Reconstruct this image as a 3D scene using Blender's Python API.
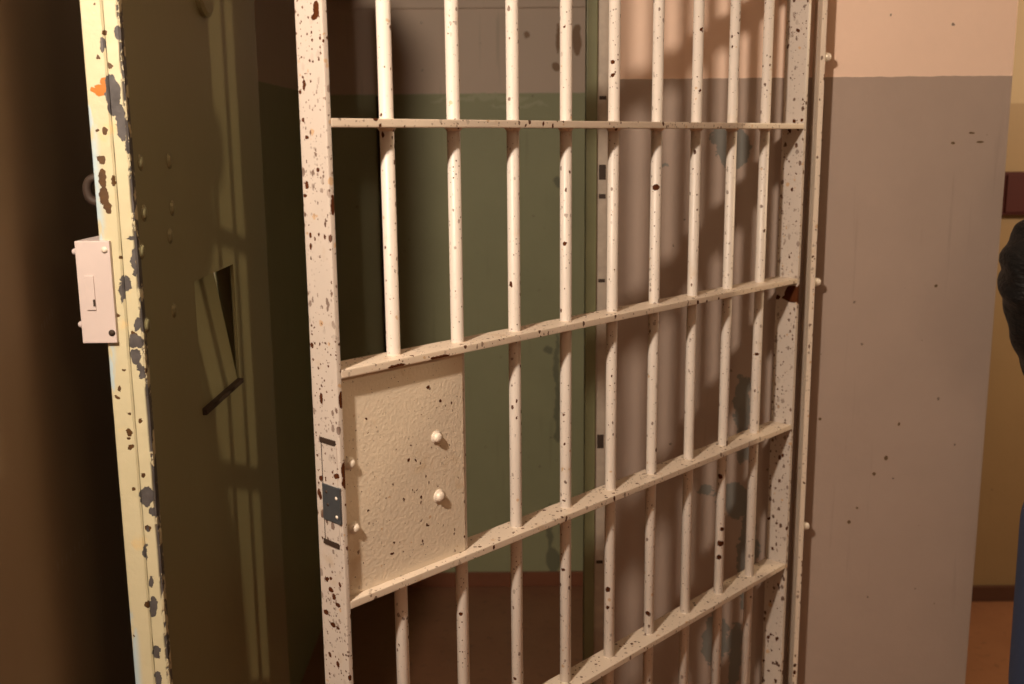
import bpy, bmesh, math, random
from mathutils import Vector, Matrix, noise
R = math.radians
random.seed(7)
sc = bpy.context.scene
for o in list(bpy.data.objects):
    bpy.data.objects.remove(o, do_unlink=True)
COL = sc.collection

# ------------------------------------------------------------------ camera
H = 1.5                                   # eye height
FPX, PITCH, ROLL = 1053.84, 0.1888, 0.00885
cam_d = bpy.data.cameras.new('camera')
cam_d.sensor_width = 36.0
cam_d.lens = FPX / 1024 * 36.0
cam_d.clip_start = 0.02
cam_d.dof.use_dof = True
cam_d.dof.focus_distance = 1.35
cam_d.dof.aperture_fstop = 6.3
cam = bpy.data.objects.new('camera', cam_d)
COL.objects.link(cam)
cam.matrix_world = (Matrix.Translation((0, 0, H)) @ Matrix.Rotation(math.pi/2 - PITCH, 4, 'X')
                    @ Matrix.Rotation(-ROLL, 4, 'Z'))
sc.camera = cam

# ------------------------------------------------------------------ world, lamps, exposure
w = bpy.data.worlds.new('world'); sc.world = w
w.use_nodes = True
w.node_tree.nodes['Background'].inputs[0].default_value = (1.0, 0.72, 0.42, 1)
w.node_tree.nodes['Background'].inputs[1].default_value = 0.01

def lamp(name, loc, power, col, rad):
    l = bpy.data.lights.new(name, 'POINT'); l.energy = power; l.color = col; l.shadow_soft_size = rad
    o = bpy.data.objects.new(name, l); o.location = loc; COL.objects.link(o)
    return o
lamp('gallery_bulb', (-0.51, 0.20, H + 0.65), 108, (1.0, 0.84, 0.67), 0.035)     # over the photographer's left shoulder
lamp('corridor_bulb', (2.25, 2.01, H + 0.39), 62, (1.0, 0.76, 0.48), 0.018)       # round the corner of the pier
lamp('aisle_bulb', (1.1, -1.0, H + 0.85), 13, (1.0, 0.76, 0.50), 0.24)            # further back along the aisle
sc.view_settings.view_transform = 'Standard'
sc.view_settings.look = 'None'
sc.view_settings.exposure = 0.0
sc.view_settings.gamma = 1.0
sc.view_settings.use_curve_mapping = False

# ------------------------------------------------------------------ pixel -> direction (X/depth, Z/depth)
def ray(x, y):
    a, b = x - 512, 342 - y
    u = (a*math.cos(ROLL) + b*math.sin(ROLL)) / FPX
    v = (-a*math.sin(ROLL) + b*math.cos(ROLL)) / FPX
    c, s = math.cos(PITCH), math.sin(PITCH)
    Y = c + v*s
    return u/Y, (v*c - s)/Y
def at_depth(x, y, d):
    a, b = ray(x, y); return Vector((a*d, d, H + b*d))
def at_x(x, y, X):
    a, b = ray(x, y); d = X/a; return Vector((X, d, H + b*d))

# ------------------------------------------------------------------ node helpers
class NB:
    def __init__(s, name):
        s.m = bpy.data.materials.new(name); s.m.use_nodes = True
        s.t = s.m.node_tree; s.n = s.t.nodes
        s.bsdf = s.n['Principled BSDF']
        s.pos = s.n.new('ShaderNodeNewGeometry').outputs['Position']
    def link(s, a, b): s.t.links.new(a, b)
    def put(s, sock, v):
        if isinstance(v, bpy.types.NodeSocket): s.link(v, sock)
        elif isinstance(v, (tuple, list)) and len(v) == 3 and sock.type == 'RGBA': sock.default_value = (*v, 1)
        else: sock.default_value = v
    def math(s, op, a, b=0.0, c=0.0, clamp=False):
        n = s.n.new('ShaderNodeMath'); n.operation = op; n.use_clamp = clamp
        for i, v in enumerate((a, b, c)): s.put(n.inputs[i], v)
        return n.outputs[0]
    def vmath(s, op, a, b=(0, 0, 0), scale=None):
        n = s.n.new('ShaderNodeVectorMath'); n.operation = op
        s.put(n.inputs[0], a); s.put(n.inputs[1], b)
        if scale is not None: n.inputs['Scale'].default_value = scale
        return n.outputs['Value'] if op in ('LENGTH', 'DOT_PRODUCT', 'DISTANCE') else n.outputs['Vector']
    def noise(s, scale, detail=3, rough=0.55, vec=None, out='Fac', dist=0.0):
        n = s.n.new('ShaderNodeTexNoise'); n.inputs['Scale'].default_value = scale
        n.inputs['Detail'].default_value = detail; n.inputs['Roughness'].default_value = rough
        n.inputs['Distortion'].default_value = dist
        s.link(vec if vec is not None else s.pos, n.inputs['Vector'])
        return n.outputs[out]
    def ramp(s, v, a, b, lo=0.0, hi=1.0):
        n = s.n.new('ShaderNodeMapRange'); n.interpolation_type = 'SMOOTHSTEP'
        s.put(n.inputs['Value'], v); s.put(n.inputs['From Min'], a); s.put(n.inputs['From Max'], b)
        n.inputs['To Min'].default_value = lo; n.inputs['To Max'].default_value = hi
        return n.outputs[0]
    def mix(s, f, a, b):
        n = s.n.new('ShaderNodeMix'); n.data_type = 'RGBA'
        s.put(n.inputs['Factor'], f); s.put(n.inputs['A'], a) if False else s.put(n.inputs[6], a); s.put(n.inputs[7], b)
        return n.outputs[2]
    def spots(s, scale, rmax, power, seed=0.0, stretch=1.0):
        """mask of random round chips, every cell its own radius"""
        v = s.vmath('MULTIPLY', s.pos, (1, 1, 1/stretch))
        v = s.vmath('ADD', v, (seed, seed*1.7, seed*.6))
        d = s.noise(scale*1.6, 2, .6, v, 'Color')
        v = s.vmath('ADD', v, s.vmath('SCALE', s.vmath('SUBTRACT', d, (.5, .5, .5)), scale=0.55/scale))
        n = s.n.new('ShaderNodeTexVoronoi'); n.inputs['Scale'].default_value = scale
        s.link(v, n.inputs['Vector'])
        sep = s.n.new('ShaderNodeSeparateColor'); s.link(n.outputs['Color'], sep.inputs[0])
        r = s.math('MULTIPLY', s.math('POWER', sep.outputs[0], power), rmax)
        return s.math('LESS_THAN', n.outputs['Distance'], r)
    def blobs(s, lst, amp=0.008, scale=90):
        """chips at given places: (centre, (rx, ry, rz))"""
        d = s.noise(scale, 5, .65, None, 'Color')
        p = s.vmath('ADD', s.pos, s.vmath('SCALE', s.vmath('SUBTRACT', d, (.5, .5, .5)), scale=amp))
        m = None
        for c, r in lst:
            q = s.vmath('MULTIPLY', s.vmath('SUBTRACT', p, tuple(c)), tuple(1/max(k, 1e-4) for k in r))
            k = s.math('LESS_THAN', s.vmath('LENGTH', q), 1.0)
            m = k if m is None else s.math('MAXIMUM', m, k)
        return m
    def bump(s, h, strength=0.3, dist=0.002):
        n = s.n.new('ShaderNodeBump'); n.inputs['Strength'].default_value = strength
        n.inputs['Distance'].default_value = dist
        s.link(h, n.inputs['Height']); s.link(n.outputs[0], s.bsdf.inputs['Normal'])
    def done(s, col, rough=0.5, metal=0.0):
        s.put(s.bsdf.inputs['Base Color'], col); s.put(s.bsdf.inputs['Roughness'], rough)
        s.put(s.bsdf.inputs['Metallic'], metal)
        return s.m

def plain(name, col, rough=0.5, metal=0.0, var=0.15, scale=30, bump=0.0):
    b = NB(name)
    f = b.noise(scale, 4)
    c = b.mix(f, tuple(k*(1-var) for k in col), tuple(min(1, k*(1+var)) for k in col))
    if bump: b.bump(f, bump, 0.003)
    return b.done(c, rough, metal)

# ------------------------------------------------------------------ mesh helpers
def obj(name, bm, mats, parent=None, smooth=False):
    me = bpy.data.meshes.new(name)
    bmesh.ops.recalc_face_normals(bm, faces=bm.faces)
    bm.to_mesh(me); bm.free()
    for m in (mats if isinstance(mats, (list, tuple)) else [mats]): me.materials.append(m)
    if smooth:
        for p in me.polygons: p.use_smooth = True
    o = bpy.data.objects.new(name, me); COL.objects.link(o)
    if parent: o.parent = parent
    return o
def empty(name, loc, rz=0.0):
    o = bpy.data.objects.new(name, None); o.location = loc; o.rotation_euler = (0, 0, rz)
    o.empty_display_size = 0.1; COL.objects.link(o); return o
def tag(o, label, cat, group=None):
    o['label'] = label; o['category'] = cat
    if group: o['group'] = group
    return o
def struct(o, label=None):
    o['kind'] = 'structure'
    if label: o['label'] = label
    return o
def box(bm, x0, x1, y0, y1, z0, z1, bev=0.0, seg=2):
    v = [bm.verts.new(p) for p in ((x0,y0,z0),(x1,y0,z0),(x1,y1,z0),(x0,y1,z0),(x0,y0,z1),(x1,y0,z1),(x1,y1,z1),(x0,y1,z1))]
    fs = [bm.faces.new([v[i] for i in q]) for q in ((0,3,2,1),(4,5,6,7),(0,1,5,4),(1,2,6,5),(2,3,7,6),(3,0,4,7))]
    if bev:
        es = list({e for f in fs for e in f.edges})
        bmesh.ops.bevel(bm, geom=es, offset=bev, segments=seg, profile=0.7, affect='EDGES')
def BOX(name, dims, mat, parent=None, bev=0.0):
    bm = bmesh.new(); box(bm, *dims, bev=bev); return obj(name, bm, mat, parent)
def frame_of(d):
    d = d.normalized(); a = Vector((0, 0, 1)) if abs(d.z) < .9 else Vector((1, 0, 0))
    u = d.cross(a).normalized(); return u, d.cross(u).normalized()
def tube(bm, pts, rads, n=16, caps=True):
    pts = [Vector(p) for p in pts]; rings = []
    if not isinstance(rads, (list, tuple)): rads = [rads]*len(pts)
    u = None
    for i, p in enumerate(pts):
        d = (pts[min(i+1, len(pts)-1)] - pts[max(i-1, 0)]).normalized()
        if u is None: u, v = frame_of(d)
        else:
            u = (u - d*u.dot(d)).normalized()
        v = d.cross(u).normalized()
        rings.append([bm.verts.new(p + (u*math.cos(2*math.pi*k/n) + v*math.sin(2*math.pi*k/n))*rads[i]) for k in range(n)])
    for a, b in zip(rings, rings[1:]):
        for k in range(n): bm.faces.new((a[k], a[(k+1) % n], b[(k+1) % n], b[k]))
    if caps:
        bm.faces.new(rings[0][::-1]); bm.faces.new(rings[-1])
    return rings
def bolt(name, c, axis, r, h, mat, parent, n=12):
    """domed bolt head on a thin washer collar, axis points away from the surface"""
    a = Vector(axis).normalized(); c = Vector(c); bm = bmesh.new()
    tube(bm, [c, c+a*h*.15, c+a*h*.15, c+a*h*.6, c+a*h*.9, c+a*h], [r*1.35, r*1.35, r, r*.95, r*.7, r*.25], n)
    return obj(name, bm, mat, parent, True)

# ================================================================== measures (metres)
DW = 1.88                                  # depth of the painted wall face
WEND = 0.873                               # its free right end
JAMB = 0.132                               # right side of the doorway
DOORX, DOORX0 = -0.435, -0.478             # green face and back face of the steel door
DN = 1.222                                 # its leading edge
PAINT_W, PAINT_C = H + 0.103, H + 0.146
CELLB, CORB = 3.40, 3.25
CEIL = 2.55

# ================================================================== materials of the setting
def two_tone(name, up, low, zline, extra=None, rough=0.55, grime=0.12):
    b = NB(name)
    sep = b.n.new('ShaderNodeSeparateXYZ'); b.link(b.pos, sep.inputs[0])
    z = b.math('ADD', sep.outputs['Z'], b.math('MULTIPLY', b.noise(45, 3), 0.004))
    k = b.math('GREATER_THAN', z, zline + .002)
    n = b.noise(5, 5, .6); n2 = b.noise(60, 3)
    lo = b.mix(n, tuple(c*(1-grime) for c in low), tuple(c*(1+grime) for c in low))
    hi = b.mix(n, tuple(c*(1-grime*.6) for c in up), tuple(min(1, c*(1+grime*.6)) for c in up))
    c = b.mix(k, lo, hi)
    sp = b.spots(55, .20, 22)
    c = b.mix(b.math('MULTIPLY', sp, .75), c, (.10, .07, .05))
    # thin runs down the paint
    st = b.noise(9, 3, .5, b.vmath('MULTIPLY', b.pos, (6, 6, .35)))
    c = b.mix(b.ramp(st, .64, .74, 0, .22), c, tuple(x*.55 for x in low))
    if extra:
        for lst, col, amp, sca in extra:
            c = b.mix(b.blobs(lst, amp, sca), c, col)
    b.bump(b.math('ADD', n2, b.math('MULTIPLY', n, 2.0)), .25, .002)
    return b.done(c, rough)

CREAM = (.85, .62, .49); GREY = (.395, .302, .252)
def wp(x, y, rx, ry, d=DW):                # ellipse on the wall from photo pixels
    p = at_depth(x, y, d); k = d/FPX
    return (p, (rx*k, .02, ry*k))
teal = [wp(733,150,16,22), wp(722,135,14,8), wp(706,490,9,6), wp(735,500,18,20), wp(742,420,9,50), wp(748,560,10,60), wp(715,640,14,30), wp(735,655,9,40), wp(664,167,5,2)]
dots = [wp(936,286,1.6,1.6), wp(899,424,1.3,2), wp(886,458,2,2.5), wp(874,474,1.8,2), wp(857,508,1.3,1.3), wp(849,522,2,2), wp(820,419,1.6,1.6), wp(953,143,2,1.3), wp(980,142,4,1), wp(972,133,3,1)]
M_wall = two_tone('two_tone_wall_paint', CREAM, GREY, PAINT_W,
                  [(teal, (.19, .185, .17), .05, 40), (dots, (.12, .07, .03), .003, 200)])
M_corr = two_tone('corridor_wall_paint', (.42, .31, .19), (.30, .20, .105), PAINT_W - .006)
M_back = two_tone('aisle_wall_paint', (.36, .29, .21), (.24, .19, .15), PAINT_W)
cellmarks = [(Vector((.11*CELLB/3.4+.045, CELLB, 1.16)), (.010, .03, .16))]
cp = lambda x, y, rx, ry: (at_depth(x, y, CELLB), (rx*CELLB/FPX, .03, ry*CELLB/FPX))
M_cell = two_tone('cell_wall_paint', (.66, .50, .385), (.365, .36, .205), PAINT_C,
                  [([cp(557,385,3,58), cp(556,436,4,8), cp(548,350,5,4), cp(558,182,5,5), cp(553,560,8,14), cp(550,530,3,30)], (.20, .20, .12), .05, 14),
                   ([cp(577,40,5,15), cp(558,38,2,14), cp(556,66,5,4), cp(526,35,3,3)], (.30, .17, .09), .03, 25),
                   ([cp(480,97,50,2.5), cp(520,105,30,2)], (.44, .43, .26), .08, 18)], .6)
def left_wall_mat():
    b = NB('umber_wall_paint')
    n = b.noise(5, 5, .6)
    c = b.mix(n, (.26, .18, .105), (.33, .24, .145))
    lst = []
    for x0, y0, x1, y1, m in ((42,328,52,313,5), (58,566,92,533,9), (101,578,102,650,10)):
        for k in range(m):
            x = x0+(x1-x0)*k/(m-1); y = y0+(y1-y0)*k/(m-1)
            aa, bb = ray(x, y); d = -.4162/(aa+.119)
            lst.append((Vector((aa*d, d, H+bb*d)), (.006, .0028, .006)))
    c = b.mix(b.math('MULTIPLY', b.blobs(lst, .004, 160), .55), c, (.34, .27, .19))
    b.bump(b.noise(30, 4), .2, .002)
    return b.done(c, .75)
M_left = left_wall_mat()
M_ceil = plain('ceiling_paint', (.30, .24, .18), .8)
def floor_mat():
    b = NB('worn_red_brown_floor')
    n = b.noise(4, 6, .65); n2 = b.noise(35, 4)
    c = b.mix(n, (.20, .080, .040), (.36, .17, .09))
    c = b.mix(b.ramp(n2, .55, .75, 0, .5), c, (.10, .045, .028))
    b.bump(n2, .2, .002)
    return b.done(c, .45)
M_floor = floor_mat()
M_base = plain('red_brown_base_paint', (.24, .085, .04), .5)
M_dkbase = plain('dark_brown_base_paint', (.085, .035, .022), .45)
M_greenbar = plain('olive_frame_paint', (.165, .165, .085), .45, 0, .2, 18, .1)

# ================================================================== the setting
struct(BOX('floor', (-3, 4, -3, 3.6, -.1, 0), M_floor))
struct(BOX('ceiling', (-3, 4, -3, 3.6, CEIL, CEIL+.1), M_ceil))
bm = bmesh.new()
box(bm, JAMB+.018, WEND, DW, DW+.12, 0, CEIL, .004)
box(bm, -.68, JAMB+.018, DW, DW+.12, 2.06, CEIL)
box(bm, -.68, DOORX0-.004, DW, DW+.12, 0, 2.06)
struct(obj('wall_back', bm, M_wall), 'two-tone wall, cream above and mauve grey below, beside the doorway')
bm = bmesh.new()
wl = [(-.5328, .98), (-.640, DW), (-1.6, DW), (-1.6, .98)]
vs = [[bm.verts.new((x, y, z)) for x, y in wl] for z in (0, CEIL)]
bm.faces.new(vs[0]); bm.faces.new(vs[1])
for k in range(4): bm.faces.new((vs[0][k], vs[0][(k+1) % 4], vs[1][(k+1) % 4], vs[1][k]))
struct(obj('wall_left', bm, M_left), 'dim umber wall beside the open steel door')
struct(BOX('wall_cell_back', (-.62, .80, CELLB, CELLB+.1, 0, CEIL), M_cell), 'far wall of the cell, cream above and olive green below')
struct(BOX('wall_cell_left', (-.72, -.605, DW+.12, CELLB, 0, CEIL), M_cell))
bm = bmesh.new(); box(bm, .75, WEND, DW+.12, CELLB, 0, CEIL)
struct(obj('wall_cell_right', bm, M_cell))
struct(BOX('wall_corridor', (WEND, 4, CORB, CORB+.1, 0, CEIL), M_corr), 'warm cream corridor wall past the end of the grey wall')
struct(BOX('wall_front', (-3, 4, -3.1, -3, 0, CEIL), M_back))
struct(BOX('wall_right', (4, 4.1, -3, CORB, 0, CEIL), M_back))
struct(BOX('wall_far_left', (-3.1, -3, -3, DW, 0, CEIL), M_back))
struct(BOX('baseboard_cell', (-.605, .75, CELLB-.012, CELLB, 0, .05), M_base, bev=.003))
struct(BOX('baseboard_corridor', (WEND, 4, CORB-.015, CORB, 0, .052), M_dkbase, bev=.003))
struct(BOX('trim_1', (-.605, .75, CELLB-.010, CELLB, at_depth(520,4,CELLB).z-.012, at_depth(520,4,CELLB).z+.012), M_cell, bev=.003), 'thin ledge high on the cell wall')
# doorway frame: olive bar, then flat strike bar with bolt holes
struct(BOX('trim_2', (JAMB, JAMB+.019, DW-.016, DW+.02, 0, 2.06), M_greenbar, bev=.002), 'olive green steel edge of the doorway')

# ================================================================== paints of gate and door
GL = Vector((-.18262, 1.1, 0)); GA = math.atan2(.72814, .68543)
GW, GS, GZ = .991, .26391, H + .01976      # clear width, rail spacing, rail at eye height
GD = .046                                  # depth of the flat bars
gdir = Vector((math.cos(GA), math.sin(GA), 0)); gback = Vector((-math.sin(GA), math.cos(GA), 0))
def gate_hit(x, y, off=0.0):
    """photo pixel -> (t along the gate, height) on the plane set back by off"""
    a, b = ray(x, y); o = GL + gback*off
    t = (a*o.y - o.x) / (gdir.x - a*gdir.y)
    d = o.y + gdir.y*t
    return t, H + b*d
def gp(x, y, r, off=0.0):
    t, z = gate_hit(x, y, off); p = GL + gback*off + gdir*t; k = r*p.y/FPX
    return (Vector((p.x, p.y, z)), (k, k, k))
def gpe(x, y, rx, ry, off=0.0):
    c, r = gp(x, y, 1, off); return (c, (r[0]*rx*1.5, r[1]*rx*1.5, r[2]*ry))

def gate_paint(name, base, dens=1.0, bigs=None, relief=.35):
    b = NB(name)
    n = b.noise(14, 4); n2 = b.noise(150 if relief < 1 else 240, 3)
    c = b.mix(n, tuple(k*.93 for k in base), tuple(min(1, k*1.06) for k in base))
    stain = b.ramp(b.noise(22, 4, .6), .60, .76, 0, .45)
    c = b.mix(stain, c, (base[0]*.80, base[1]*.66, base[2]*.46))
    clump = b.ramp(b.noise(9, 2), .36, .62)
    s1 = b.math('MULTIPLY', b.spots(165, .50*dens, 3.6, 0, 1.5), clump)
    s2 = b.spots(70, .28*dens, 9, 3.3, 1.3)
    s3 = b.math('MULTIPLY', b.spots(300, .45*dens, 5, 8.1), b.math('SUBTRACT', 1.15, clump))
    m = b.math('MAXIMUM', b.math('MAXIMUM', s1, s2), s3)
    if bigs: m = b.math('MAXIMUM', m, b.blobs(bigs, .006, 120))
    halo = b.ramp(b.noise(40, 4), .66, .73, 0, .0)
    rust = b.mix(b.noise(70, 3), (.040, .012, .005), (.115, .034, .011))
    c = b.mix(b.math('MULTIPLY', b.spots(95, .34*dens, 10, 5.7), .6), c, (.50, .27, .09))
    c = b.mix(m, c, rust)
    b.put(b.bsdf.inputs['Specular IOR Level'], b.math('SUBTRACT', .5, b.math('MULTIPLY', m, .45)))
    b.bump(b.math('SUBTRACT', b.math('MULTIPLY', n2, relief), m), .5, .0012)
    r = b.math('ADD', b.math('MULTIPLY', m, .35), .42)
    return b.done(c, r)
bar_big = [gp(x, y, r, .02) for x, y, r in (
    (720,477,3.5),(721,528,3.2),(720,543,3.6),(719,557,3),(648,613,2.4),(650,588,2.2),(606,577,3),(607,590,3.6),(607,608,2.6),(606,540,2.5),(653,525,2),
    (684,410,2.6),(656,187,3.6),(692,174,2.4),(736,33,2.6),(612,62,2.4),(613,75,2),(610,100,2),(457,81,3),(395,57,2.4),(392,19,2.6),(565,244,2.4),(569,200,2.4),
    (407,620,4),(405,633,3),(461,613,2.4),(520,592,2),(563,570,2),(758,485,2.2),(756,493,2),(757,354,2.2),(722,365,2),(681,333,2),(690,278,2),(647,521,2.5),(614,540,2.4),(612,561,2),(568,290,2))]
rust_edge = [gpe(316,9,5,10,-.002), gpe(333,205,2,10), gpe(341,400,2,9), gpe(346,470,4,10), gpe(348,482,5,9), gpe(796,293,8,13,.01), gpe(799,305,5,7,.01), gpe(794,185,3,3,.03), gpe(346,556,5,4,.01), gpe(440,357,9,2), gpe(397,366,8,1.8), gpe(362,583,12,3,.012), gpe(372,580,6,3,.012), gpe(325,443,9,2.5,.02), gpe(335,543,9,2.5,.02),gpe(790,297,6,5,.02)]
CR = (.70, .62, .555)
M_bar = gate_paint('chipped_cream_bar_paint', CR, .78, bar_big)
def ep(x, y, rx, ry):                      # place on the end face of the leading stile
    a, b = ray(x, y); o = GL - gdir*.0062
    q = (a*o.y - o.x) / (gback.x - a*gback.y); p = o + gback*q; k = p.y/FPX
    return (Vector((p.x, p.y, H + b*p.y)), (rx*k*1.5, rx*k*1.5, ry*k))
post_big = rust_edge + [ep(*q) for q in ((316,9,3.5,8),(314,17,3,3),(304,85,1.6,5),(300,92,1.5,2),(303,120,1.5,2),(307,138,2,2),(318,170,1.5,2.5),(307,185,2,4),(305,196,2,2),(321,398,1.8,6),(312,345,1.5,3),
    (322,478,3,3),(337,476,3,3),(331,590,3,3),(334,597,2,4),(338,605,3,2),(326,612,3,3),(333,625,3,3),(338,628,2,2),(330,655,2,3),(338,664,2,4),(331,578,2,2),(340,585,1.5,3))]
M_post = gate_paint('rust_speckled_cream_paint', (.55, .475, .42), 1.25, post_big)
M_rail = gate_paint('worn_cream_rail_paint', (.70, .585, .475), .95, rust_edge)
M_plate = gate_paint('brushed_cream_plate_paint', (.74, .63, .50), .55,
     [gp(x, y, r, .014) for x, y, r in ((365,419,2.2),(367,432,2),(410,445,2.2),(407,460,2.6),(415,457,1.6),(411,489,1.8),(416,489,1.6),(427,387,2.5),(456,396,1.8),(367,510,2.4),(393,542,2.2),(391,553,3),(402,551,2),(409,546,2),(420,521,2),(426,524,2),(418,520,1.6),(421,519,1.6),(427,525,1.8),(372,523,1.6))], 1.25)
M_chrome = plain('bare_bolt_paint', (.74, .64, .54), .35, 0, .1, 90, .2)
M_latch = plain('blue_grey_latch_steel', (.17, .19, .215), .38, .75, .2, 60, .1)
M_dark = plain('dark_rusted_iron', (.035, .018, .010), .7, .0, .3, 80, .3)

# ================================================================== barred gate
gate = empty('barred_gate', GL, GA)
tag(gate, 'open cream painted barred gate with round bars, flat rails and a lock plate', 'gate')
GB, GT = GZ - 5*GS - .06, GZ + 2*GS + .02
for x0, x1, dd in ((-.0062, 0, GD), (GW+.003, GW+.0115, .041)):
    BOX('stile', (x0, x1, 0, dd, GB, GT), M_post, gate, .0018)
bar_t = [gate_hit(x, 100, .023)[0] for x in (387, 453, 513.6, 566, 614, 657.5, 696, 732, 766.5)]
b0 = sum(bar_t)/9; stp = (bar_t[-1]-bar_t[0])/8
bar_t = [b0 + (i-4)*stp for i in range(9)]
rails = [GZ - k*GS for k in range(-2, 6)]
for z in rails:
    bm = bmesh.new()
    box(bm, 0, GW+.003, 0, GD-.004, z-.0045, z+.0045, .0015)
    for i, t in enumerate(bar_t):                     # weld beads where the bars pass through
        tube(bm, [(t, .023, z-.004), (t, .023, z-.006), (t, .023, z-.0085)], [.0108, .0100, .0078], 14, False)
        tube(bm, [(t, .023, z+.004), (t, .023, z+.0055)], [.0090, .0078], 14, False)
    obj('rail', bm, M_rail, gate)
bmh = bmesh.new()
tube(bmh, [(0, 0, GB), (0, 0, GT)], .0080, 20)
bar0 = obj('bar', bmh, M_bar, gate, True)
me = bar0.data
for p in me.polygons: p.use_smooth = len(p.vertices) == 4
bar0.location = (bar_t[0], .023, 0)
for t in bar_t[1:]:
    o = bar0.copy(); COL.objects.link(o); o.parent = gate; o.location = (t, .023, 0)
# lock plate between the second and third rails
z1, z0 = GZ - GS - .0045, GZ - 2*GS + .0045
pe = gate_hit(464, 450, .012)[0]
lock = BOX('lock_plate', (0.0, pe, .012, .034, z0, z1), M_plate, gate, .001)
BOX('back_flange', (pe-.002, pe+.0055, .0155, .036, z0, z1), M_rail, lock, .001)
for x, y, r in ((437.5, 437.5, .0062), (440, 496.5, .0066), (350.5, 463.5, .0055), (355, 528, .0055)):
    t, z = gate_hit(x, y, .010)
    bolt('bolt', (t, .012, z), (0, -1, 0), r, .0068, M_chrome, lock)
# edge lock in the leading stile: mortise outline and blue-grey bolt plate
def end_hit(x, y, X=-.0062):
    """photo pixel -> (set-back, height) on the end face of the leading stile"""
    a, b = ray(x, y); o = GL + gdir*X
    s = (a*o.y - o.x) / (gback.x - a*gback.y)
    return s, H + b*(o.y + gback.y*s)
s0, zt = end_hit(321, 441); s1, zb = end_hit(341, 545)
sa, _ = end_hit(321, 500); sb, _ = end_hit(341, 500)
sa, sb = min(sa, sb), max(sa, sb)
sa = max(sa, .005); sb = min(sb, .040)
cover = BOX('lock_cover', (-.0074, -.006, sa, sb, zb, zt), M_post, gate, .0004)
for z in (zt+.002, zb-.002):
    BOX('rusted_slot', (-.0078, -.006, sa+.002, sb-.004, z-.003, z+.003), M_dark, cover)
la, lt = end_hit(331, 485); lb_, lb2 = end_hit(333, 521)
sa, sb = .0004, end_hit(322.5, 500, -.0088)[0]
latch = BOX('latch_plate', (-.0088, -.0060, sa, sb, lb2, lt), M_latch, gate, .0008)
BOX('groove', (-.0078, -.0060, sb-.001, sb, zb, zt), M_dark, cover)
for dy, dz in ((.25, .2), (.3, .55), (.8, .3), (.8, .82)):
    yy = sa + (sb-sa)*(1-dy); zz = lt + (lb2-lt)*dz
    bolt('screw', (-.0088, yy, zz), (-1, 0, 0), .0016, .0010, M_chrome if dy > .5 else M_dark, latch, 8)
# hinge knuckles on the rear stile
for k in (-1, 1, 3):
    bm = bmesh.new(); z = GZ - k*GS + .03
    tube(bm, [(GW+.016, .034, z-.045), (GW+.016, .034, z+.045)], .008, 14)
    box(bm, GW+.008, GW+.016, .026, .042, z-.035, z+.035)
    obj('hinge_knuckle', bm, M_rail, gate)

# hinge bar fixed to the wall
hx = at_depth(818.5, 100, DW-.045).x
hb = BOX('trim_3', (hx, hx+.0085, DW-.045, DW, 0, 2.2), M_rail, None, .0012)
struct(hb, 'narrow cream hinge bar standing off the wall behind the gate')
for x, y in ((827, 57), (816, 282), (803, 526)):
    z = at_depth(x, y, DW-.03).z
    bolt('bolt', (hx+.0085, DW-.03, z), (1, 0, 0), .008, .014, M_chrome, hb)

# strike bar of the doorway with bolt holes
sbar = empty('strike_bar', (JAMB+.030, DW, 0)); struct(sbar, 'pale strike bar with dark bolt holes beside the olive doorway edge')
sbar.name = 'trim_4'
BOX('strike_face', (-.011, .011, -.009, 0, 0, 2.06), plain('scuffed_beige_paint', (.40, .33, .27), .55, 0, .25, 60, .25), sbar, .0012)
for y, hh in ((98, .003), (172, .013), (196, .004), (280, .003), (440, .013), (560, .003)):
    z = at_depth(603, y, DW).z
    BOX('bolt_hole', (-.007, .005, -.0097, -.008, z-hh, z+hh), M_dark, sbar)

# ================================================================== steel door
def dp(x, y, rx, ry):
    p = at_depth(x, y, DN); k = DN/FPX
    return (p, (rx*k, .03, ry*k))
grey_chips = [dp(*q) for q in ((112,95,8,20),(121,122,4.5,18),(127,147,2.5,8),(134,262,3,15),(125,284,5,8),(122,290,3,14),(137,325,4,6),(136,341,7,7),(136,357,6,8),(141,371,3,9),(147,497,8,11),(152,512,4,5),(145,552,2.5,9),(153,607,5,12),(151,582,3,7),(156,652,5,7),(158,678,4,9),(133,238,5,2),(118,32,2.5,6),(103,45,2.5,7),(148,530,2,3))]
brown_chips = [dp(*q) for q in ((101,160,4.5,5),(102,178,4.5,9),(104,196,5,10),(108,208,4,6),(113,180,2,6),(105,32,3,2.5),(97,57,2,2.5),(121,258,2.5,2.5),(97,130,2,2),(105,134,1.6,1.6),(110,66,2.5,3),(119,390,2.5,3),(117,398,2,2),(131,448,3,3),(129,414,2,2),(141,421,2,3),(143,475,2,3),(129,432,3,4),(147,605,3,4),(117,315,2,2),(134,334,3,2.5))]
orange_chips = [dp(*q) for q in ((100,90,6,6),(95,90,5,2.5),(104,84,4,7))]
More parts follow.
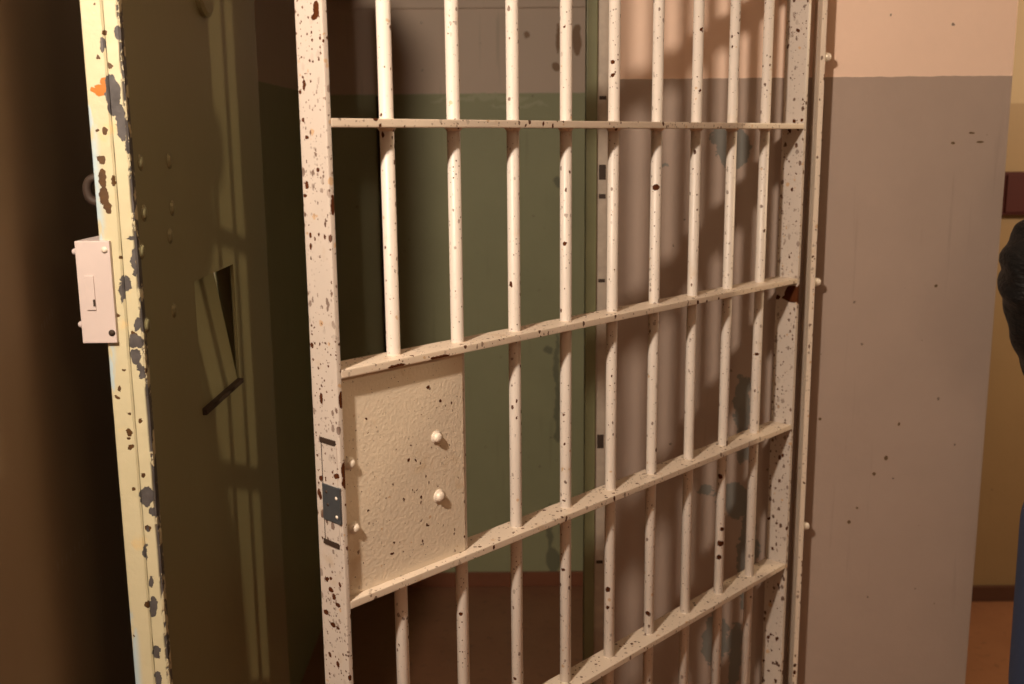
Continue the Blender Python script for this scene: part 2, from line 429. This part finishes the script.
def edge_paint():
    b = NB('chipped_cream_edge_paint')
    n = b.noise(16, 5, .6)
    c = b.mix(n, (.55, .49, .31), (.64, .575, .39))
    sep = b.n.new('ShaderNodeSeparateXYZ'); b.link(b.pos, sep.inputs[0])
    # old pale blue coat showing along the outer corner
    near = b.ramp(sep.outputs['X'], DOORX0+.002, DOORX0+.012, 1, 0)
    bl = b.math('MULTIPLY', near, b.ramp(b.noise(30, 4, .65, b.vmath('MULTIPLY', b.pos, (1, 1, .25))), .50, .56))
    c = b.mix(b.math('MULTIPLY', bl, .8), c, (.42, .58, .68))
    c = b.mix(b.ramp(b.noise(26, 4), .62, .74, 0, .5), c, (.74, .52, .22))
    gm = b.blobs(grey_chips, .017, 75); bm_ = b.blobs(brown_chips, .011, 110); om = b.blobs(orange_chips, .010, 90)
    sp = b.spots(75, .30, 9, 1.1)
    corner = b.ramp(sep.outputs['X'], DOORX-.004, DOORX-.0005)
    cr = b.math('MULTIPLY', corner, b.ramp(b.noise(55, 4, .65, b.vmath('MULTIPLY', b.pos, (1, 1, .6))), .46, .50))
    c = b.mix(om, c, (.50, .16, .015))
    brn = b.mix(b.noise(90, 3), (.030, .013, .006), (.15, .07, .018))
    c = b.mix(b.math('MAXIMUM', bm_, sp), c, brn)
    gr = b.mix(b.noise(50, 4), (.022, .018, .018), (.165, .150, .148))
    c = b.mix(b.math('MAXIMUM', gm, cr), c, gr)
    allm = b.math('MAXIMUM', b.math('MAXIMUM', gm, cr), b.math('MAXIMUM', bm_, om))
    b.bump(b.math('SUBTRACT', b.math('MULTIPLY', b.noise(120, 3), .4), allm), .7, .002)
    return b.done(c, b.math('SUBTRACT', .5, b.math('MULTIPLY', gm, .12)))
M_edge = edge_paint()
def green_paint():
    b = NB('olive_green_door_paint')
    n = b.noise(3, 4); n2 = b.noise(55, 3)
    c = b.mix(n, (.225, .205, .105), (.275, .25, .135))
    c = b.mix(b.math('MULTIPLY', b.spots(40, .28, 14, 2.0), .8), c, (.06, .045, .02))
    b.bump(n2, .12, .0015)
    return b.done(c, .38)
M_green = green_paint()
M_pink = plain('pinkish_white_lock_paint', (.60, .50, .47), .45, 0, .06, 25, .15)

door = empty('steel_door', (DOORX0, DW, 0))
tag(door, 'open solid steel door, olive green face and chipped pale yellow edge', 'door')
def dlocal(o):                                   # parts are built in world measures, then hung on the door
    o.parent = door; o.matrix_parent_inverse = Matrix.Translation(-Vector(door.location)); return o
def plate_hole(x0, x1, y0, y1, z0, z1, hy0, hy1, hz0, hz1):
    bm = bmesh.new(); V = {}
    for xi, x in enumerate((x0, x1)):
        for k, (y, z) in enumerate(((y0,z0),(y1,z0),(y1,z1),(y0,z1),(hy0,hz0),(hy1,hz0),(hy1,hz1),(hy0,hz1))):
            V[xi, k] = bm.verts.new((x, y, z))
    for xi in (0, 1):
        for k in range(4):
            bm.faces.new((V[xi,k], V[xi,(k+1)%4], V[xi,4+(k+1)%4], V[xi,4+k]))
    for base in (0, 4):
        for k in range(4):
            bm.faces.new((V[0,base+k], V[0,base+(k+1)%4], V[1,base+(k+1)%4], V[1,base+k]))
    return bm
hA = at_x(195, 280, DOORX); hB = at_x(233, 265, DOORX); hC = at_x(240, 378, DOORX); hD = at_x(202, 415, DOORX)
hy0, hy1 = (hA.y+hD.y)/2, (hB.y+hC.y)/2
hz1, hz0 = (hA.z+hB.z)/2, (hC.z+hD.z)/2
XM = DOORX - .017                                # seam between the two plates of the door
DT, DBOT = 2.03, .02
bm = plate_hole(DOORX-.005, DOORX, DN+.012, DW-.004, DBOT, DT, hy0, hy1, hz0, hz1)
dlocal(obj('face_plate', bm, M_green))
bm = plate_hole(DOORX0, XM-.0012, DN+.012, DW-.004, DBOT, DT, hy0-.02, hy1+.045, hz0-.02, hz1+.02)
dlocal(obj('rear_plate', bm, M_green))
def edge_strip(x0, x1, yf, yb, jit, seed, n=170):
    """long strip with slightly uneven, chipped corners"""
    bm = bmesh.new(); rows = []
    for i in range(n+1):
        z = DBOT + (DT-DBOT)*i/n
        j = lambda k: (noise.noise(Vector((seed+k*9.1, z*38, 0))) + .5*noise.noise(Vector((seed+k*5.3, z*110, 3))))*jit
        a = min(0, j(2))
        rows.append([bm.verts.new(p) for p in ((x0, yb, z), (x0 + .3*max(0, j(0)), yf+.0012, z), (x0+.0012, yf, z),
                                               (x1-.0022+a, yf+.3*abs(j(3)), z), (x1+a*.7, yf+.0022, z), (x1, yb, z))])
    for a, b in zip(rows, rows[1:]):
        for k in range(6): bm.faces.new((a[k], a[(k+1) % 6], b[(k+1) % 6], b[k]))
    bm.faces.new(rows[0]); bm.faces.new(rows[-1])
    return bm
dlocal(obj('edge_strip', edge_strip(XM, DOORX+.0004, DN, DN+.0125, .0028, 2.0), M_edge))
dlocal(obj('edge_strip', edge_strip(DOORX0, XM-.0012, DN+.0012, DN+.0125, .0012, 7.0), M_edge))
# food slot flap, hinged at its foot and leaning away
fl_h = hz1 - hz0
bm = bmesh.new(); box(bm, -.006, 0, .003, hy1-hy0-.003, 0, fl_h-.004, .001)
flap = obj('slot_flap', bm, M_green); flap.location = (DOORX-.003, hy0, hz0+.003); flap.rotation_euler = (0, -math.atan2(.030, fl_h), 0)
dlocal(flap)
bm = bmesh.new(); box(bm, DOORX-.004, DOORX+.006, hy0, hy1, hz0-.004, hz0+.003, .001)
dlocal(obj('slot_ledge', bm, M_dark))
# rivets of the lock case behind the face
for x, y in ((140.5,162.5),(169,161),(144,213),(172,208),(170,236),(142,251),(174,310),(147,325)):
    p = at_x(x, y, DOORX)
    dlocal(bolt('rivet', (DOORX, p.y, p.z), (1, 0, 0), .0075, .003, M_green, None, 14))
# peephole cover
p = at_x(204, 27, DOORX); bm = bmesh.new()
c = Vector((DOORX, p.y, p.z+.055))
tube(bm, [c, c+Vector((.006,0,0)), c+Vector((.009,0,0)), c+Vector((.0095,0,0))], [.042, .042, .036, .012], 28)
pc = dlocal(obj('peephole_cover', bm, M_green))
# lock box on the back corner
a = at_depth(74.5, 241, DN-.004); b_ = at_depth(113.5, 340, DN-.004)
lx0 = (at_depth(74.5,241,DN-.004).x + at_depth(83,342,DN-.004).x)/2; lx1 = (at_depth(108,240,DN-.004).x + at_depth(118.5,340,DN-.004).x)/2
lz1, lz0 = a.z, at_depth(100, 343, DN-.004).z
lbx = dlocal(BOX('lock_box', (lx0, lx1, DN-.005, DN+.07, lz0, lz1), M_pink, None, .0015))
def sub(o, par):
    o.parent = par; o.matrix_parent_inverse = Matrix.Translation(-Vector(door.location)) ; o.matrix_parent_inverse = par.matrix_parent_inverse.copy().inverted() @ Matrix.Translation(-Vector(door.location)) if False else Matrix(); return o
p0 = at_depth(84.5, 276, DN-.005); p1 = at_depth(96.5, 310, DN-.005)
sub(BOX('escutcheon', (p0.x, p1.x, DN-.0066, DN-.005, p1.z, p0.z), M_pink, None, .0006), lbx)
p = at_depth(94.5, 302, DN-.006); sub(BOX('keyhole', (p.x-.0012, p.x+.0012, DN-.0071, DN-.0064, p.z-.005, p.z+.003), M_dark, None), lbx)
for x, y in ((104.5,250),(112,333)):
    p = at_depth(x, y, DN-.005); sub(bolt('screw', (p.x, DN-.005, p.z), (0,-1,0), .003, .0022, M_chrome if y < 300 else M_dark, None, 10), lbx)
for y in (252, 325):
    z = at_depth(80, y, DN).z; sub(bolt('bolt', (lx0, DN+.004, z), (-1,0,0), .0042, .007, M_pink, None, 10), lbx)
# dark gap line beside the box
p0 = at_depth(113, 243, DN); p1 = at_depth(119.5, 343, DN)
# staple for a padlock on the back corner
zt = at_depth(88, 178, DN).z; zb = at_depth(88, 203, DN).z; xo = at_depth(83.5, 190, DN).x
bm = bmesh.new(); pts = []
for k in range(13):
    th = math.pi*k/12
    pts.append((DOORX0 + .004 - (DOORX0 + .004 - xo)*max(0, math.sin(th))**.55, DN+.010, (zt+zb)/2 + (zt-zb)/2*math.cos(th)))
tube(bm, pts, .0052, 10)
dlocal(obj('padlock_staple', bm, M_dark, None, True))
for z in (.3, 1.05, 1.8):                       # hinges
    bm = bmesh.new(); tube(bm, [(DOORX0-.006, DW-.012, z-.06), (DOORX0-.006, DW-.012, z+.06)], .010, 14)
    dlocal(obj('hinge', bm, M_green, None, True))

# ================================================================== cell and corridor things
p = at_depth(379, 96, CELLB-.02); bm = bmesh.new()
tube(bm, [(p.x, CELLB-.018, .6), (p.x, CELLB-.018, p.z)], .010, 12)
pipe = obj('conduit_pipe', bm, M_dark, None, True)
tag(pipe, 'thin dark conduit running up the olive back wall of the cell', 'pipe')

p0 = at_depth(1005, 172, CORB-.03); p1 = at_depth(1005, 215, CORB-.03)
M_red = plain('dark_red_enamel', (.055, .002, .002), .75, 0, .1)
al = empty('alarm_box', (p0.x+.05, CORB, p1.z)); tag(al, 'dark red box mounted on the corridor wall beside the person', 'wall box')
hh = p0.z - p1.z
BOX('case', (-.05, .05, -.030, 0, 0, hh), M_red, al, .004)
BOX('front_cover', (-.042, .042, -.036, -.030, .008, hh-.008), M_red, al, .002)
# ================================================================== person at the right edge
PX, PY = 1.075, 1.70
person = empty('person', (PX, PY, 0), math.pi/2); tag(person, 'person in black padded jacket and blue jeans cut off by the right edge', 'person')
M_skin = plain('skin', (.55, .33, .22), .5, 0, .05, 20)
M_hair = plain('dark_hair', (.022, .014, .009), .8, 0, .4, 160, .8)
M_jean = plain('blue_denim', (.035, .055, .12), .85, 0, .2, 160, .2)
M_shoe = plain('black_leather_shoe', (.02, .018, .016), .4)
def jacket_mat():
    b = NB('black_padded_nylon')
    n = b.noise(22, 4, .6, b.vmath('MULTIPLY', b.pos, (1, 1, 2.2))); n2 = b.noise(120, 3)
    c = b.mix(n, (.004, .004, .004), (.010, .009, .009))
    b.bump(b.math('ADD', n, b.math('MULTIPLY', n2, .1)), .8, .012)
    b.bsdf.inputs['Specular IOR Level'].default_value = .22
    return b.done(c, .5)
M_jack = jacket_mat()
def grow(name, lofts, mat, voxel=.011, balls=()):
    """lofts: lists of (x, y, z, rx, ry) rings; fused into one continuous skin"""
    bm = bmesh.new(); n = 20
    for L in lofts:
        rings = [[bm.verts.new((x+rx*math.cos(2*math.pi*k/n), y+ry*math.sin(2*math.pi*k/n), z)) for k in range(n)] for x, y, z, rx, ry in L]
        for a, b in zip(rings, rings[1:]):
            for k in range(n): bm.faces.new((a[k], a[(k+1) % n], b[(k+1) % n], b[k]))
        bm.faces.new(rings[0][::-1]); bm.faces.new(rings[-1])
    for c, q in balls:
        res = bmesh.ops.create_uvsphere(bm, u_segments=24, v_segments=16, radius=1)
        for v in res['verts']: v.co = Vector((v.co.x*q[0]+c[0], v.co.y*q[1]+c[1], v.co.z*q[2]+c[2]))
    bmesh.ops.recalc_face_normals(bm, faces=bm.faces)
    me = bpy.data.meshes.new(name); bm.to_mesh(me); bm.free()
    o = bpy.data.objects.new(name, me); COL.objects.link(o)
    m = o.modifiers.new('r', 'REMESH'); m.mode = 'VOXEL'; m.voxel_size = voxel
    m = o.modifiers.new('s', 'SMOOTH'); m.iterations = 6; m.factor = .5
    dg = bpy.context.evaluated_depsgraph_get(); dg.update()
    new = bpy.data.meshes.new_from_object(o.evaluated_get(dg)); new.name = name
    bpy.data.objects.remove(o, do_unlink=True)
    new.materials.clear(); new.materials.append(mat)
    for p in new.polygons: p.use_smooth = True
    q = bpy.data.objects.new(name, new); COL.objects.link(q); q.parent = person
    return q
# local frame: +x the way the person faces, -y their right (camera) side
def chain(*idx): return [(a, b) for a, b in zip(idx, idx[1:])]
B = [(-.02,0,.98,.13,.15),(-.01,0,1.12,.11,.135),(0,0,1.28,.115,.15),(-.01,0,1.43,.11,.16),(-.005,0,1.53,.06,.07),(.01,0,1.60,.056,.056),  # 0-5 trunk, neck
     (.035,0,1.66,.078,.068),(.03,0,1.73,.098,.078),(.02,0,1.81,.085,.072),                                                         # 6-8 head
     (-.02,-.155,1.49,.062,.062),(-.03,-.175,1.37,.055,.055),(-.055,-.238,1.29,.046,.046),(.0,-.178,1.15,.042,.042),(.08,-.115,1.07,.032,.032),  # 9-13 right arm
     (-.02,.155,1.49,.062,.062),(-.03,.175,1.37,.055,.055),(-.055,.238,1.29,.046,.046),(.0,.178,1.15,.042,.042),(.08,.115,1.07,.032,.032),        # 14-18 left arm
     (-.01,-.10,.86,.095,.09),(.01,-.098,.52,.062,.062),(-.01,-.093,.33,.055,.052),(-.03,-.09,.10,.042,.042),                          # 19-22 right leg
     (-.01,.10,.86,.095,.09),(.05,.098,.52,.062,.062),(.03,.093,.33,.055,.052),(.01,.09,.10,.042,.042)]                                # 23-26 left leg
pick = lambda *i: [B[k] for k in i]
grow('body', [pick(0,1,2,3,4,5,6), pick(9,10,11,12,13), pick(14,15,16,17,18), [(-.015,-.08,.98,.10,.09)]+pick(19,20,21,22), [(-.015,.08,.98,.10,.09)]+pick(23,24,25,26)],
     M_skin, .011, [((.02,0,1.775),(.100,.078,.115)), ((.045,0,1.70),(.070,.058,.075))])
fat = lambda L, g: [(x, y, z, rx+g, ry+g) for x, y, z, rx, ry in L]
# jeans
grow('jeans', [[(-.015,0,.88,.125,.17),(-.015,0,.96,.135,.175),(-.01,0,1.04,.125,.16)],
               fat([(-.015,-.08,.95,.10,.08)]+pick(19,20,21), .018)+[(-.03,-.09,.08,.062,.058)],
               fat([(-.015,.08,.95,.10,.08)]+pick(23,24,25), .018)+[(.01,.09,.08,.062,.058)]], M_jean)
# jacket trunk
grow('jacket', [[(-.015,0,.96,.140,.165),(-.01,0,1.00,.140,.165),(-.005,0,1.10,.132,.160),(0,0,1.28,.136,.170),(-.01,0,1.42,.130,.185),(-.012,0,1.49,.105,.175),(-.005,0,1.54,.085,.105),(.005,0,1.58,.072,.075)]], M_jack)
# sleeves: swept tubes with gathered folds round the elbow
def sleeve(pts, rad, elbow):
    P = [Vector(p) for p in pts]; cum = [0]
    for a, b in zip(P, P[1:]): cum.append(cum[-1] + (b-a).length)
    n = 120; c, r = [], []
    def sp(s):
        for i in range(len(P)-1):
            if s <= cum[i+1] or i == len(P)-2:
                k = (s-cum[i])/(cum[i+1]-cum[i]); p0 = P[max(i-1,0)]; p3 = P[min(i+2,len(P)-1)]
                f = lambda a,b,c_,d: .5*((2*b)+(c_-a)*k+(2*a-5*b+4*c_-d)*k*k+(3*b-a-3*c_+d)*k**3)
                return Vector((f(p0[j],P[i][j],P[i+1][j],p3[j]) for j in range(3))), rad[i]*(1-k)+rad[i+1]*k
    for i in range(n+1):
        s = cum[-1]*i/n; p, q = sp(s)
        e = math.exp(-((s-elbow)/.07)**2)
        q *= 1 + (.008+.040*e)*math.sin(s*(150+40*e) + 1.3*math.sin(s*37))
        c.append(p); r.append(q)
    bm = bmesh.new(); rings = tube(bm, c, r, 40)
    for ring in rings:
        for v in ring:
            d = noise.noise(Vector((v.co.x*26, v.co.y*26, v.co.z*34)))
            v.co += Vector((noise.noise(v.co*23), noise.noise(v.co*23+Vector((7,0,0))), 0))*.006 + Vector((0,0,d*.004))
    return bm
for sgn in (-1, 1):
    base = 9 if sgn < 0 else 14
    pts = [Vector(B[i][:3]) for i in range(base, base+5)]
    pts[0] = Vector((-.018, sgn*.148, 1.462)); pts.insert(0, Vector((-.014, sgn*.06, 1.488)))
    L1 = sum((pts[k+1]-pts[k]).length for k in range(3))
    o = obj('sleeve', sleeve(pts, [.050, .074, .072, .066, .060, .052], L1+.01), M_jack, person, True)
    bm = bmesh.new(); box(bm, .06, .145, sgn*.11-.04, sgn*.11+.04, .97, 1.07, .012)
    o = obj('pocket', bm, M_jack, person, True)
bm = bmesh.new()                                     # collar
tube(bm, [(-.002,0,1.555),(.002,0,1.61),(.006,0,1.665)], [.078,.080,.077], 24, False); obj('collar', bm, M_jack, person, True)
# head details
def ball(name, c, r, mat, seg=14):
    bm = bmesh.new(); bmesh.ops.create_uvsphere(bm, u_segments=seg, v_segments=seg, radius=1)
    for v in bm.verts: v.co = Vector((v.co.x*r[0], v.co.y*r[1], v.co.z*r[2])) + Vector(c)
    return obj(name, bm, mat, person, True)
bm = bmesh.new(); bmesh.ops.create_uvsphere(bm, u_segments=28, v_segments=20, radius=1)
for v in list(bm.verts):
    if v.co.x > .35 and v.co.z < .45 or v.co.z < -.80: bm.verts.remove(v)
for v in bm.verts:
    v.co = Vector((v.co.x*.112, v.co.y*.094, v.co.z*.122))*(1+.05*noise.noise(v.co*4)+.03*noise.noise(v.co*13)) + Vector((.012,0,1.765))
obj('hair', bm, M_hair, person, True)
for s in (-1, 1):
    ball('ear', (.015, s*.078, 1.735), (.020,.010,.032), M_skin)
    ball('eye', (.108, s*.032, 1.745), (.010,.014,.008), plain('eye_white', (.7,.68,.64), .3))
    ball('iris', (.1155, s*.032, 1.745), (.004,.006,.006), M_hair)
    ball('eyebrow', (.112, s*.034, 1.768), (.006,.020,.004), M_hair)
ball('nose', (.125, 0, 1.715), (.018,.014,.026), M_skin)
ball('mouth', (.106, 0, 1.672), (.008,.024,.007), plain('lips', (.42,.17,.14), .5))
for s, fx in ((-1, -.03), (1, .01)):                 # shoes
    bm = bmesh.new(); bmesh.ops.create_uvsphere(bm, u_segments=20, v_segments=12, radius=1)
    for v in bm.verts:
        x, y, z = v.co; top = .10 if x < -.1 else .10 - .055*min(1, (x+.1)/.9)
        v.co = Vector((fx+.065+x*.145, s*.09+y*(.048-.006*max(0,-x)), max(0, .035+z*top if z > 0 else .035+z*.06)))
    obj('shoe', bm, M_shoe, person, True)
